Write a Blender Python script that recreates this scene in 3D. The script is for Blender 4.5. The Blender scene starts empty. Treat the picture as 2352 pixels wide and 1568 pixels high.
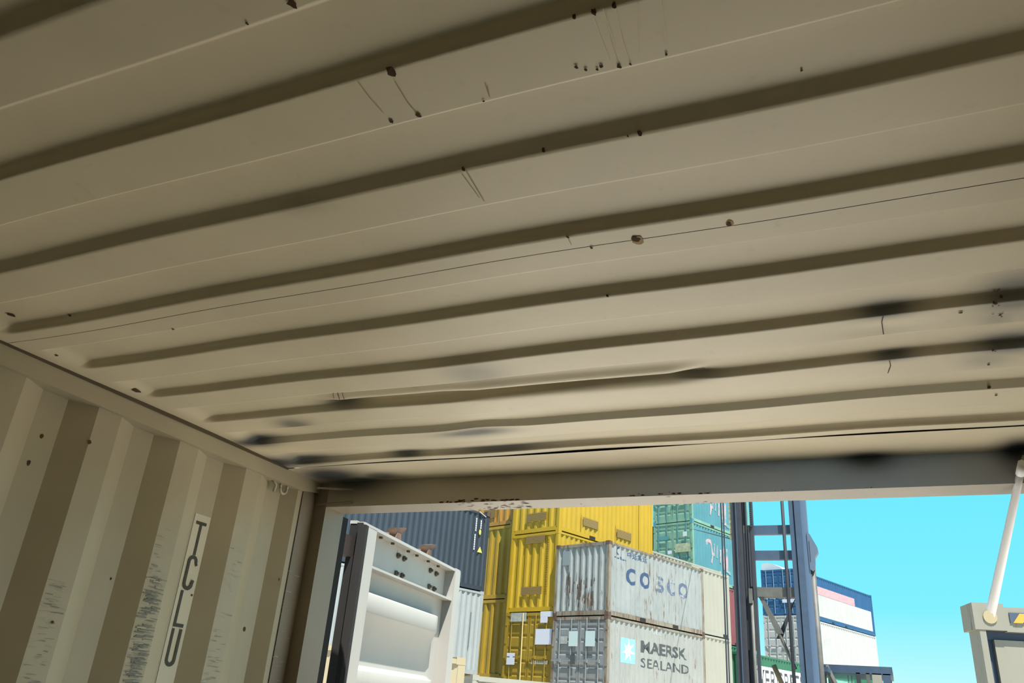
import bpy, math, random
from mathutils import Matrix, Vector
random.seed(7)
SC = bpy.context.scene
COL = SC.collection
PI = math.pi

def lin(c):
    return tuple(((x / 255.0) / 12.92 if x <= 10 else (((x / 255.0) + 0.055) / 1.055) ** 2.4) for x in c)

# ------------------------------------------------------------------ camera
CAM = (1.811, 0.0, 1.688)
RIGHT = (0.912910, 0.401904, 0.071189)
DOWN = (-0.109365, 0.408899, -0.906003)
FWD = (-0.393235, 0.819314, 0.417243)
def cam_setup():
    cd = bpy.data.cameras.new('camera'); co = bpy.data.objects.new('camera', cd); COL.objects.link(co)
    r = Vector(RIGHT).normalized(); f = Vector(FWD); f = (f - r * f.dot(r)).normalized(); u = r.cross(f)
    m = Matrix(((r.x, u.x, -f.x, CAM[0]), (r.y, u.y, -f.y, CAM[1]), (r.z, u.z, -f.z, CAM[2]), (0, 0, 0, 1)))
    co.matrix_world = m
    cd.sensor_fit = 'HORIZONTAL'; cd.sensor_width = 36.0; cd.lens = 36.0 * 1847.1 / 2352.0
    cd.clip_start = 0.02; cd.clip_end = 2000
    SC.camera = co
cam_setup()

# ------------------------------------------------------------------ sky, sun, exposure
SUN_AZ, SUN_EL = 134.0, 66.0        # azimuth clockwise from +Y (the way the doorway looks)
SUN_POWER = 10.5
SKY_POWER = 0.78
def sky_setup():
    w = bpy.data.worlds.new('sky'); SC.world = w; w.use_nodes = True
    nt = w.node_tree; nt.nodes.clear()
    out = nt.nodes.new('ShaderNodeOutputWorld'); bg = nt.nodes.new('ShaderNodeBackground')
    tc = nt.nodes.new('ShaderNodeTexCoord'); sx = nt.nodes.new('ShaderNodeSeparateXYZ'); cr = nt.nodes.new('ShaderNodeValToRGB')
    nt.links.new(tc.outputs['Generated'], sx.inputs[0]); nt.links.new(sx.outputs['Z'], cr.inputs[0])
    nt.links.new(cr.outputs[0], bg.inputs[0]); nt.links.new(bg.outputs[0], out.inputs[0])
    e = cr.color_ramp.elements
    stops = [(0.0, (214, 250, 250)), (0.05, (190, 250, 253)), (0.13, (128, 238, 254)), (0.26, (112, 232, 255)), (0.5, (84, 176, 236)), (1.0, (58, 118, 196))]
    e[0].position, e[0].color = stops[0][0], lin(stops[0][1]) + (1,)
    e[1].position, e[1].color = stops[-1][0], lin(stops[-1][1]) + (1,)
    for p, c in stops[1:-1]:
        k = e.new(p); k.color = lin(c) + (1,)
    bg.inputs[1].default_value = SKY_POWER
    ld = bpy.data.lights.new('sun', 'SUN'); lo = bpy.data.objects.new('sun', ld); COL.objects.link(lo)
    ld.energy = SUN_POWER; ld.angle = 0.0093; ld.color = (1.0, 0.965, 0.9)
    a, el = math.radians(SUN_AZ), math.radians(SUN_EL)
    d = Vector((math.sin(a) * math.cos(el), math.cos(a) * math.cos(el), math.sin(el)))
    lo.rotation_euler = d.to_track_quat('Z', 'Y').to_euler(); lo.location = d * 80
sky_setup()
SC.view_settings.view_transform = 'Standard'; SC.view_settings.look = 'None'
SC.view_settings.gamma = 1.0; SC.view_settings.use_curve_mapping = False
SC.view_settings.exposure = 0.4
SC.cycles.max_bounces = 12; SC.cycles.diffuse_bounces = 8; SC.cycles.glossy_bounces = 4
SC.cycles.use_denoising = True
SC.cycles.sample_clamp_indirect = 8.0

# ------------------------------------------------------------------ mesh helpers
class MB:
    def __init__(self): self.v = []; self.f = []
    def poly(self, pts):
        n = len(self.v); self.v += [tuple(p) for p in pts]; self.f.append(tuple(range(n, n + len(pts)))); return self
    def box(self, x0, x1, y0, y1, z0, z1):
        n = len(self.v)
        self.v += [(x0, y0, z0), (x1, y0, z0), (x1, y1, z0), (x0, y1, z0), (x0, y0, z1), (x1, y0, z1), (x1, y1, z1), (x0, y1, z1)]
        for q in ((0, 3, 2, 1), (4, 5, 6, 7), (0, 1, 5, 4), (1, 2, 6, 5), (2, 3, 7, 6), (3, 0, 4, 7)):
            self.f.append(tuple(n + i for i in q))
        return self
    def prism(self, pts, ext):
        """closed polygon pts (3D) swept by vector ext"""
        n = len(self.v); k = len(pts); e = Vector(ext)
        self.v += [tuple(p) for p in pts] + [tuple(Vector(p) + e) for p in pts]
        self.f.append(tuple(range(n + k - 1, n - 1, -1))); self.f.append(tuple(range(n + k, n + 2 * k)))
        for i in range(k):
            j = (i + 1) % k; self.f.append((n + i, n + j, n + k + j, n + k + i))
        return self
    def tube(self, pts, r, n=8, cap=True):
        rings = []; P = [Vector(p) for p in pts]
        ref = None
        for i, p in enumerate(P):
            d = (P[min(i + 1, len(P) - 1)] - P[max(i - 1, 0)]).normalized()
            if ref is None:
                ref = Vector((0, 0, 1)) if abs(d.z) < 0.9 else Vector((1, 0, 0))
            a = (ref - d * ref.dot(d)).normalized(); b = d.cross(a); ref = a
            rr = r[i] if isinstance(r, (list, tuple)) else r
            s = len(self.v)
            self.v += [tuple(p + (a * math.cos(2 * PI * k / n) + b * math.sin(2 * PI * k / n)) * rr) for k in range(n)]
            rings.append(s)
        for s, t in zip(rings, rings[1:]):
            for k in range(n):
                self.f.append((s + k, s + (k + 1) % n, t + (k + 1) % n, t + k))
        if cap:
            self.f.append(tuple(rings[0] + k for k in range(n - 1, -1, -1))); self.f.append(tuple(rings[-1] + k for k in range(n)))
        return self
    def strip(self, prof, a, b):
        """open profile (list of 3D points) swept from offset a to offset b"""
        n = len(self.v); k = len(prof); a = Vector(a); b = Vector(b)
        self.v += [tuple(Vector(p) + a) for p in prof] + [tuple(Vector(p) + b) for p in prof]
        for i in range(k - 1): self.f.append((n + i, n + i + 1, n + k + i + 1, n + k + i))
        return self
    def mesh(self, name, mat=None, smooth=False):
        m = bpy.data.meshes.new(name); m.from_pydata(self.v, [], self.f)
        if mat: m.materials.append(mat)
        if smooth: m.polygons.foreach_set('use_smooth', [True] * len(m.polygons))
        m.update(); return m
    def build(self, name, mat, parent=None, smooth=False):
        return link(name, self.mesh(name, mat, smooth), parent)

def link(name, me, parent=None, loc=(0, 0, 0)):
    o = bpy.data.objects.new(name, me); COL.objects.link(o); o.location = loc
    if parent: o.parent = parent
    return o
def thing(name, label, cat, loc=(0, 0, 0), rz=0.0, group=None):
    o = bpy.data.objects.new(name, None); COL.objects.link(o); o.location = loc; o.rotation_euler = (0, 0, rz)
    o.empty_display_size = 0.2
    tag(o, label, cat, group); return o
def tag(o, label, cat, group=None):
    o['label'] = label; o['category'] = cat
    if group: o['group'] = group
    return o
def struct(o, label=None):
    o['kind'] = 'structure'
    if label: o['label'] = label
    return o

# ------------------------------------------------------------------ materials
def new_mat(name):
    m = bpy.data.materials.new(name); m.use_nodes = True; nt = m.node_tree
    return m, nt, nt.nodes['Principled BSDF']
def nd(nt, t, **kw):
    n = nt.nodes.new(t)
    for k, v in kw.items():
        if isinstance(k, str) and hasattr(n, k): setattr(n, k, v)
    return n
def mixc(nt, fac, a, b):
    m = nt.nodes.new('ShaderNodeMix'); m.data_type = 'RGBA'
    for s, v in ((0, fac), (6, a), (7, b)):
        if hasattr(v, 'is_linked') or hasattr(v, 'links'): nt.links.new(v, m.inputs[s])
        else: m.inputs[s].default_value = v if s == 0 else (tuple(v) + (1,))[:4]
    return m.outputs[2]
def noise(nt, scale=(1, 1, 1), sc=5.0, detail=3.0, rough=0.55, seed=0.0, coord='Object'):
    tc = nt.nodes.new('ShaderNodeTexCoord'); mp = nt.nodes.new('ShaderNodeMapping'); n = nt.nodes.new('ShaderNodeTexNoise')
    mp.inputs['Scale'].default_value = scale; mp.inputs['Location'].default_value = (seed, seed * 0.7, seed * 1.3)
    n.inputs['Scale'].default_value = sc; n.inputs['Detail'].default_value = detail; n.inputs['Roughness'].default_value = rough
    nt.links.new(tc.outputs[coord], mp.inputs[0]); nt.links.new(mp.outputs[0], n.inputs['Vector'])
    return n.outputs[0]
def ramp(nt, v, lo, hi, a=0.0, b=1.0):
    r = nt.nodes.new('ShaderNodeMapRange'); r.inputs[1].default_value = lo; r.inputs[2].default_value = hi
    r.inputs[3].default_value = a; r.inputs[4].default_value = b
    nt.links.new(v, r.inputs[0]); return r.outputs[0]
def math_n(nt, op, a, b):
    m = nt.nodes.new('ShaderNodeMath'); m.operation = op
    for i, v in enumerate((a, b)):
        if isinstance(v, (int, float)): m.inputs[i].default_value = v
        else: nt.links.new(v, m.inputs[i])
    return m.outputs[0]
def flat(name, c, rough=0.5, metal=0.0, var=0.0, k=1.0):
    m, nt, b = new_mat(name)
    c = tuple(x * k for x in lin(c))
    if var:
        n = noise(nt, sc=7.0)
        nt.links.new(mixc(nt, ramp(nt, n, 0.3, 0.7), tuple(x * (1 - var) for x in c), tuple(min(1, x * (1 + var)) for x in c)), b.inputs['Base Color'])
    else: b.inputs['Base Color'].default_value = c + (1,)
    b.inputs['Roughness'].default_value = rough; b.inputs['Metallic'].default_value = metal
    return m
OUT = 0.38                                  # outdoor paints: photograph colour to albedo
def paint(name, c, rust=0.0, dirt=0.3, fade=0.15, rough=0.55, k=OUT, seed=0.0, dirt_c=(70, 66, 58)):
    """weathered container paint: faded clouds, vertical dirt runs, rust runs"""
    m, nt, b = new_mat(name); base = tuple(x * k for x in lin(c))
    col = mixc(nt, ramp(nt, noise(nt, (0.6, 0.6, 0.5), 2.2, 4, 0.6, seed), 0.3, 0.7), tuple(x * (1 - fade) for x in base), tuple(min(1, x * (1 + fade)) for x in base))
    d = noise(nt, (7.0, 7.0, 0.7), 2.6, 5, 0.65, seed + 3)
    col = mixc(nt, ramp(nt, d, 0.56, 0.78, 0, dirt), col, tuple(x * k for x in lin(dirt_c)))
    if rust:
        r = noise(nt, (5.0, 5.0, 0.75), 2.0, 6, 0.7, seed + 9); p = noise(nt, (1, 1, 1), 0.9, 3, 0.6, seed + 14)
        rr = ramp(nt, math_n(nt, 'MULTIPLY', r, math_n(nt, 'ADD', p, 0.5)), 0.66 - 0.13 * rust, 0.76 - 0.09 * rust)
        col = mixc(nt, rr, col, tuple(x * 0.6 for x in lin((112, 86, 62))))
    nt.links.new(col, b.inputs['Base Color']); b.inputs['Roughness'].default_value = rough
    return m

M = {}
def interior_paint(name, c, grime=0.10, warm=(120, 100, 70)):
    """beige lining paint; attribute 'spray' holds the overspray touch-up patches"""
    m, nt, b = new_mat(name); base = lin(c)
    n1 = noise(nt, (1, 1, 1), 2.2, 4, 0.55, 2.0); n2 = noise(nt, (1, 1, 1), 38.0, 3, 0.6, 5.0)
    col = mixc(nt, ramp(nt, n1, 0.3, 0.72), tuple(x * (1 - grime) for x in base), tuple(min(1, x * (1 + grime * .6)) for x in base))
    col = mixc(nt, ramp(nt, n2, 0.62, 0.8, 0, 0.10), col, lin(warm))
    at = nt.nodes.new('ShaderNodeAttribute'); at.attribute_name = 'spray'
    sp_ = (at.outputs['Fac'], lin((52, 58, 66)))
    a2 = nt.nodes.new('ShaderNodeAttribute'); a2.attribute_name = 'flare_tint'  # mask for the bluish flare mixed into the header colour
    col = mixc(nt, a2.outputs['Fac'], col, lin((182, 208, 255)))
    col = mixc(nt, sp_[0], col, sp_[1])
    nt.links.new(col, b.inputs['Base Color']); b.inputs['Roughness'].default_value = 0.42
    bp = nt.nodes.new('ShaderNodeBump'); bp.inputs['Strength'].default_value = 0.12; bp.inputs['Distance'].default_value = 0.01
    nt.links.new(noise(nt, (1, 1, 1), 5.0, 2, 0.5, 1.0), bp.inputs['Height']); nt.links.new(bp.outputs[0], b.inputs['Normal'])
    return m
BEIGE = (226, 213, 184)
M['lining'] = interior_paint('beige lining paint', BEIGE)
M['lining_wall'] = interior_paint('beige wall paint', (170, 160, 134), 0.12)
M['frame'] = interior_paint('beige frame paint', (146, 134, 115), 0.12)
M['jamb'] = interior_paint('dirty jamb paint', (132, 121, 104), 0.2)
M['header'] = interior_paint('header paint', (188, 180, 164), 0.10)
M['rust'] = flat('rust scab', (76, 52, 28), 0.9, var=0.3)
M['rust_halo'] = flat('rust stain', (184, 156, 112), 0.85, var=0.25)
M['scratch_dark'] = flat('dark scratch', (84, 76, 58), 0.8); M['scratch_faint'] = flat('faint rust run', (178, 162, 126), 0.8)
M['scratch_light'] = flat('pale drip mark', (250, 242, 214), 0.7)
M['seam'] = flat('dark seam and gap shade', (84, 72, 50), 0.8)
M['gasket'] = flat('black rubber gasket', (32, 29, 25), 0.9, var=0.2, k=.4)
M['stencil'] = flat('stencil ink', (66, 64, 52), 0.7)
M['stencil_patch'] = flat('stencil patch paint', (205, 198, 176), 0.6)
M['plywood'] = flat('worn plywood floor', (222, 200, 166), 0.7, var=0.2)
M['ground'] = flat('pale concrete ground', (204, 196, 182), 0.9, var=0.08)
M['door_white'] = paint('white door paint', (236, 232, 222), 0.0, 0.10, 0.05, 0.5, 0.41, dirt_c=(150, 140, 120))
M['rusty_metal'] = flat('rusty steel', (134, 104, 88), 0.85, var=0.5, k=0.6)
M['bolt'] = flat('rusty bolt', (84, 76, 62), 0.8, var=0.3)
M['hinge'] = flat('shade darkened rusty hinge steel', (58, 42, 34), 0.9, var=0.3, k=.45)  # rusty steel, darkened to carry the post's shadow in its colour
M['strap'] = flat('white plastic strap', (244, 244, 248), 0.5, k=0.95)
M['galv'] = flat('worn ring steel', (170, 165, 145), 0.5, 0.0, 0.15)

# ------------------------------------------------------------------ ground
g = MB()
for i in range(-6, 8):
    for j in range(-6, 18): g.poly([(i * 12, j * 12, -0.12), (i * 12 + 12, j * 12, -0.12), (i * 12 + 12, j * 12 + 12, -0.12), (i * 12, j * 12 + 12, -0.12)])
struct(g.build('ground', M['ground']))

# ------------------------------------------------------------------ the container we stand in
W = 2.33; YB = -3.62; YD = 2.29; ZR = 2.39
SPRAY = [(0.08, 1.842, 0.078, 0.032, 1), (0.008, 2.038, 0.084, 0.05, 1), (0.10, 2.050, 0.120, 0.030, 0.95), (0.105, 2.200, 0.115, 0.085, 0.95), (0.15, 2.28, 0.13, 0.06, 0.9), (0.282, 2.238, 0.073, 0.04, 0.8), (0.32, 1.722, 0.046, 0.04, 0.7), (0.549, 1.622, 0.054, 0.021, 0.9), (0.494, 2.056, 0.055, 0.015, 0.9), (0.806, 1.887, 0.095, 0.02, 0.8), (0.814, 2.057, 0.132, 0.011, 0.8), (1.007, 1.503, 0.06, 0.06, 0.45), (1.47, 1.64, 0.066, 0.014, 0.6), (1.321, 1.642, 0.205, 0.008, 0.5), (1.863, 1.43, 0.046, 0.022, 0.85), (1.871, 1.644, 0.039, 0.014, 0.8), (2.062, 1.430, 0.050, 0.065, 0.75), (2.075, 1.637, 0.055, 0.032, 0.85), (2.041, 1.691, 0.037, 0.041, 0.35), (2.047, 1.495, 0.027, 0.05, 0.4), (1.799, 2.29, 0.06, 0.04, 0.9), (2.146, 2.28, 0.041, 0.07, 1), (1.041, 0.819, 0.037, 0.014, 0.2)]
def spray_at(x, y, z=None, z0=2.384):
    s = 0.0
    for (a, b, rx, ry, k) in SPRAY:
        yy = y if z is None else y + (z0 - z) * 1.1
        q = ((x - a) / rx) ** 2 + ((yy - b) / ry) ** 2
        if q < 6: s = max(s, k * math.exp(-max(0, q - 0.2) * 0.75))
    return s
def set_spray(me, fn, key='spray'):
    at = me.attributes.new(key, 'FLOAT', 'POINT')
    at.data.foreach_set('value', [fn(v.co) for v in me.vertices])

# ceiling: die-stamped corrugated roof sheets
P_R, Y0_R, SL, DP = 0.209, 0.3885, 0.0115, 0.0155
def roof_z(y):
    t = ((y - Y0_R) % P_R); h = SL / 2; lo, hi = 2.39 - DP / 2, 2.39 + DP / 2; fl = P_R / 2 - SL
    if t < h: return 2.39 - DP * (t / SL)
    if t < h + fl: return lo
    if t < h + fl + SL: return lo + DP * (t - h - fl) / SL
    if t < P_R - h: return hi
    return hi - DP * ((t - (P_R - h)) / SL)
CREASE = [(0.485, 1.624), (0.656, 1.617), (0.873, 1.616), (0.958, 1.630), (1.12, 1.634), (1.279, 1.640), (1.42, 1.642), (1.528, 1.634)]
def crease_y(x):
    for (a, p), (b, q) in zip(CREASE, CREASE[1:]):
        if a <= x <= b: return p + (q - p) * (x - a) / (b - a)
    return None
def sm(t): t = max(0.0, min(1.0, t)); return t * t * (3 - 2 * t)
def roof_zz(x, y):
    z = roof_z(y)
    e = sm((min(x, W - x) - 0.045) / 0.055)
    z = 2.383 + (z - 2.383) * e
    # dents beaten up or down into the sheet
    c = crease_y(x)
    if c is not None:
        w_ = min(1.0, (x - 0.485) / 0.08, (1.528 - x) / 0.10)
        dy = y - c
        z += w_ * (0.013 * math.exp(-(dy / 0.018) ** 2) - 0.011 * math.exp(-((dy + 0.032) / 0.022) ** 2))
    z += 0.007 * math.exp(-((x - 0.85) / 0.10) ** 2 - ((y - 1.86) / 0.035) ** 2)
    z += 0.006 * math.exp(-((x - 1.86) / 0.08) ** 2 - ((y - 1.50) / 0.03) ** 2)
    z += 0.005 * math.exp(-((x - 2.05) / 0.07) ** 2 - ((y - 1.50) / 0.03) ** 2)
    z += 0.0035 * math.sin(3.1 * x + 1.3) * math.sin(4.3 * y + 0.5) + 0.0015 * math.sin(9 * x + 2 * y)
    return z
def roof_sheet(y0, y1, nx, dy, parent=None, name='roof_sheet'):
    ys = [y0]; 
    while ys[-1] < y1 - dy * 0.5:
        ys.append(min(y1, ys[-1] + dy))
    ys[-1] = y1
    # put vertices on the slope breaks
    k0 = int((y0 - Y0_R) / P_R) - 1
    brk = []
    for k in range(k0, k0 + int((y1 - y0) / P_R) + 4):
        b = Y0_R + k * P_R
        f_ = P_R / 2 - SL; brk += [b - SL / 2 - .002, b - SL / 2, b + SL / 2, b + SL / 2 + .009, b + SL / 2 + f_ - .003, b + SL / 2 + f_, b + SL * 1.5 + f_, b + SL * 1.5 + f_ + .003]
    ys = sorted(set([y for y in ys if min(abs(y - q) for q in brk) > dy * 0.3] + [q for q in brk if y0 < q < y1] + [y0, y1]))
    xs = [W * i / nx for i in range(nx + 1)]
    m = MB(); m.v = [(x, y, roof_zz(x, y)) for y in ys for x in xs]
    n = nx + 1
    for j in range(len(ys) - 1):
        for i in range(nx): m.f.append((j * n + i, j * n + i + 1, (j + 1) * n + i + 1, (j + 1) * n + i))
    o = m.build(name, M['lining'], parent, smooth=True)
    set_spray(o.data, lambda v: spray_at(v.x, v.y))
    o.data.polygons.foreach_set('use_smooth', [True] * len(o.data.polygons))
    return o
ceil = struct(roof_sheet(1.0635, 2.0985, 190, 0.008, None, 'ceiling'))
roof_sheet(0.02, 1.0618, 150, 0.012, ceil)
roof_sheet(-1.025, 0.0155, 40, 0.02, ceil)
roof_sheet(-2.07, -1.03, 40, 0.02, ceil)
roof_sheet(YB, -2.075, 40, 0.03, ceil)
hp = MB(); nx, ny = 190, 26
hp.v = [(W * i / nx, 2.1015 + (YD + 0.004 - 2.1015) * j / ny, 2.3795 + 0.0015 * math.sin(5 * W * i / nx)) for j in range(ny + 1) for i in range(nx + 1)]
hp.f = [(j * (nx + 1) + i, j * (nx + 1) + i + 1, (j + 1) * (nx + 1) + i + 1, (j + 1) * (nx + 1) + i) for j in range(ny) for i in range(nx)]
o = hp.build('header_plate', M['lining'], ceil, True); set_spray(o.data, lambda v: spray_at(v.x, v.y))
MB().box(-.03, W + .03, 2.070, 2.125, 2.397, 2.412).build('seam_filler', M['seam'], ceil)
MB().box(0.0, W, 1.035, 1.094, 2.392, 2.402).build('seam_filler', M['seam'], ceil)
for yy in (0.0175, -1.0275, -2.0725): MB().box(0.0, W, yy - .015, yy + .015, 2.402, 2.41).build('seam_filler', M['seam'], ceil)
MB().box(-.12, W + .12, YB, 2.398, 2.425, 2.50).build('leak_cover', M['frame'], ceil)  # added slab, not a container part; keeps sky from leaking through seams
MB().box(-0.001, 0.006, YB, 2.10, 2.376, 2.396).build('gap_shade_strip', M['seam'], ceil)  # dark strip standing in for shade in the gap above the rail
MB().box(W - 0.006, W + 0.001, YB, 2.10, 2.376, 2.396).build('gap_shade_strip', M['seam'], ceil)  # same painted gap shade along the other rail

# rust scabs, scratches and drips on the ceiling paint
RUST = [(1.281, 0.478, 2.3802, 0.0058), (1.214, 0.482, 2.3804, 0.002), (1.328, 0.607, 2.3802, 0.0063), (1.588, 0.604, 2.3815, 0.0042), (1.566, 0.603, 2.3821, 0.0024), (1.611, 0.603, 2.3821, 0.0033), (1.321, 0.688, 2.3802, 0.004), (1.28, 0.687, 2.3802, 0.0034), (1.323, 0.812, 2.3822, 0.0043), (1.581, 0.812, 2.3823, 0.004), (1.565, 0.813, 2.3811, 0.0017), (1.507, 1.06, 2.3801, 0.0076), (1.651, 1.054, 2.3802, 0.0053), (1.43, 1.064, 2.3801, 0.0028), (1.404, 1.024, 2.3802, 0.0028), (1.647, 0.688, 2.3804, 0.002), (1.591, 0.689, 2.3802, 0.0031), (1.604, 0.69, 2.3804, 0.002), (1.571, 0.683, 2.3802, 0.0026), (1.565, 0.686, 2.3801, 0.0021), (1.543, 0.674, 2.3801, 0.0026), (1.552, 0.682, 2.38, 0.0021), (0.135, 0.974, 2.4002, 0.0085), (0.272, 1.009, 2.3997, 0.0037), (1.982, 1.463, 2.3802, 0.0038), (0.059, 1.15, 2.4001, 0.0042), (0.059, 1.394, 2.4002, 0.0104), (0.47, 1.113, 2.38, 0.0037), (2.055, 1.854, 2.3867, 0.0037), (2.07, 1.892, 2.3801, 0.0038), (1.405, 1.23, 2.3826, 0.0032), (1.785, 0.779, 2.4003, 0.002), (1.447, 0.81, 2.3854, 0.0024), (1.413, 0.692, 2.3802, 0.0022)]
for i in range(9): RUST.append((2.041 + random.uniform(-.012, .012), 1.437 + random.uniform(-.02, .02), 2.3805, random.uniform(.0014, .003)))
for i in range(6): RUST.append((2.043 + random.uniform(-.01, .01), 1.502 + random.uniform(-.012, .012), 2.3805, random.uniform(.0014, .003)))
RUST += [(2.046, 1.65, 2.38, .003), (2.05, 1.652, 2.38, .002), (2.043, 1.718, 2.38, .003)]
def scab(m, x, y, r, el=1.3, off=0.0015):
    n = 9; pts = []; off += random.uniform(0, .0006); zc = roof_zz(x, y)
    for k in range(n):
        q = r * random.uniform(0.55, 1.15); a = -2 * PI * k / n
        px, py = x + q * math.cos(a), y + q * el * math.sin(a); pts.append((px, py, zc + max(-.002, min(.002, roof_zz(px, py) - zc)) - off))
    m.poly(pts)
rm, rh = MB(), MB()
for (x, y, z, r) in RUST:
    scab(rm, x, y, r)
    if r > 0.005 and 1.0 < y < 1.1: scab(rh, x + r * .15, y + r * .3, r * 1.25, 1.5, 0.0006)
o = rm.build('rust_marks', M['rust'], ceil); o['kind'] = 'stuff'
o = rh.build('rust_halo', M['rust_halo'], ceil); o['kind'] = 'stuff'
SCR = [([(1.857, 1.44), (1.854, 1.469), (1.856, 1.527)], .0016, 0), ([(1.864, 1.653), (1.866, 1.681), (1.86, 1.72)], .0016, 0), ([(1.28, 0.607), (1.278, 0.64), (1.279, 0.669)], .0009, 0), ([(1.324, 0.623), (1.319, 0.663), (1.32, 0.686)], .001, 0), ([(1.325, 0.816), (1.317, 0.893)], .0012, 0), ([(1.316, 0.821), (1.314, 0.883)], .001, 0), ([(1.602, 0.609), (1.593, 0.645), (1.591, 0.686)], .0007, 1), ([(1.612, 0.606), (1.606, 0.65), (1.604, 0.688)], .0007, 1), ([(1.599, 0.603), (1.596, 0.653)], .0006, 1), ([(1.636, 0.609), (1.618, 0.682)], .0006, 1), ([(1.66, 0.61), (1.652, 0.672)], .0005, 1), ([(1.585, 0.612), (1.583, 0.68)], .0005, 1), ([(1.429, 0.669), (1.423, 0.689)], .0007, 0), ([(1.428, 0.664), (1.423, 0.687)], .0007, 0), ([(1.403, 1.019), (1.401, 1.049)], .0008, 0), ([(0.592, 1.53), (0.560, 1.612)], .0016, 0), ([(0.605, 1.53), (0.575, 1.612)], .0013, 0), ([(0.575, 1.54), (0.556, 1.58)], .0012, 0)]
sd, sl, sf = MB(), MB(), MB()
for pts, w_, kind in SCR:
    w_ *= .55
    m = sf if (kind == 0 and pts[0][1] < 1.2) else (sd, sl)[kind]
    for (a, b), (c, d) in zip(pts, pts[1:]):
        N = 6
        for q in range(N):
            x0, y0 = a + (c - a) * q / N, b + (d - b) * q / N; x1, y1 = a + (c - a) * (q + 1) / N, b + (d - b) * (q + 1) / N
            m.poly([(x0 - w_, y0, roof_zz(x0, y0) - .0012), (x0 + w_, y0, roof_zz(x0, y0) - .0012), (x1 + w_, y1, roof_zz(x1, y1) - .0012), (x1 - w_, y1, roof_zz(x1, y1) - .0012)])
# torn paint along the dented fold
for q in range(60):
    x0 = 0.80 + 0.70 * q / 60
    if random.random() < .55:
        c = crease_y(x0); w_ = random.uniform(.002, .007); c += random.uniform(-.004, .004) - .012
        sd.poly([(x0, c - w_ * .5, roof_zz(x0, c) - .002), (x0 + .012, c - w_ * .4, roof_zz(x0 + .012, c) - .002), (x0 + .012, c + w_ * .4, roof_zz(x0 + .012, c) - .002), (x0, c + w_ * .5, roof_zz(x0, c) - .002)])
o = sd.build('dark_scratches', M['scratch_dark'], ceil); o['kind'] = 'stuff'
o = sf.build('faint_runs', M['scratch_faint'], ceil); o['kind'] = 'stuff'
o = sl.build('pale_drips', M['scratch_light'], ceil); o['kind'] = 'stuff'

# side walls: vertical trapezoid corrugation
def wall_profile(sign, x_in):
    """list of (x, y) from the back to the corner sheet edge"""
    xb, xa = x_in - sign * 0.012, x_in - sign * 0.048
    pts = []; k = -17
    while True:
        a = 1.216 + 0.285 * k
        if a > 2.15: break
        pts += [(xa, a), (xa, a + 0.073), (xb, a + 0.138), (xb, a + 0.212)]
        k += 1
    pts = [p for p in pts if YB < p[1] < 2.16]
    pts = [(pts[0][0], YB)] + pts + [(xb, 2.19), (xb, 2.212)]
    return pts
def side_wall(sign, x_in, name):
    pr = wall_profile(sign, x_in); zs = [-0.02, 0.4, 0.8, 1.2, 1.6, 1.8, 2.0, 2.1, 2.2, 2.3, 2.345]
    m = MB()
    for z in zs: m.v += [(p[0], p[1], z) for p in pr]
    n = len(pr)
    for j in range(len(zs) - 1):
        for i in range(n - 1): m.f.append((j * n + i, j * n + i + 1, (j + 1) * n + i + 1, (j + 1) * n + i))
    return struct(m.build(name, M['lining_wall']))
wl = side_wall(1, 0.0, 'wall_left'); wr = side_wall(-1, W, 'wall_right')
struct(MB().box(-0.05, W + 0.05, YB - 0.04, YB, -0.1, 2.45).build('wall_back', M['lining_wall']))
fl = struct(MB().box(-0.05, W + 0.05, YB, 2.40, -0.12, 0.0).build('floor', M['plywood']))
# top side rails (square tube), rear corner posts, header
def rail(x0, x1, name): return struct(MB().box(x0, x1, YB, 2.20, 2.330, 2.392).prism([(x0, 2.20, 2.330), (x1, 2.20, 2.330), (x1 if x0 < 1 else x1, 2.29, 2.345), (x0, 2.29, 2.345)], (0, 0, 0.047)).build(name, M['lining_wall']))
rail(-0.06, 0.0, 'trim_1'); rail(W, W + 0.06, 'trim_2')
def post(x0, x1, xi, name):
    s = 1 if x0 < 1 else -1
    m = MB().box(min(x0, x1), max(x0, x1), 2.29, 2.398, -0.12, 2.50)
    # flat jamb plate between the wall sheet and the post, then the seam
    m.box(min(xi, xi - s * .03), max(xi, xi - s * .03), 2.217, 2.292, -0.02, 2.34)
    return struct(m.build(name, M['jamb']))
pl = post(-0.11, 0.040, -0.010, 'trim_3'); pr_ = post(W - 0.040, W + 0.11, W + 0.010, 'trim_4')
MB().box(-0.03, -0.013, 2.2115, 2.2175, -0.02, 2.34).build('seam_filler', M['seam'], pl)
hd = MB()
nx, nz = 200, 10
for i in range(nx + 1):
    for j in range(nz + 1): hd.v.append((0.04 + (W - 0.08) * i / nx, YD, 2.293 + 0.107 * j / nz))
hd.f = [(i * (nz + 1) + j, (i + 1) * (nz + 1) + j, (i + 1) * (nz + 1) + j + 1, i * (nz + 1) + j + 1) for i in range(nx) for j in range(nz)]
hd.box(0.04, W - 0.04, YD + 0.0005, 2.397, 2.2935, 2.50)
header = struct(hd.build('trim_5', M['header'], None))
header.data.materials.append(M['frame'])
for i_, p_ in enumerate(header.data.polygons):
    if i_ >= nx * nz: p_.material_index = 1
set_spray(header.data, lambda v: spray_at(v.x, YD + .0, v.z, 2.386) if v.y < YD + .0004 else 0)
set_spray(header.data, lambda v: 0.95 * sm((v.x - 0.7) / 1.0) * (1 - .5 * sm((v.x - 1.85) / .3)) * (1.0 if v.y < YD + .0004 else 0.1), 'flare_tint')  # bluish flare tinted into the header face, strongest right of the middle
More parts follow.
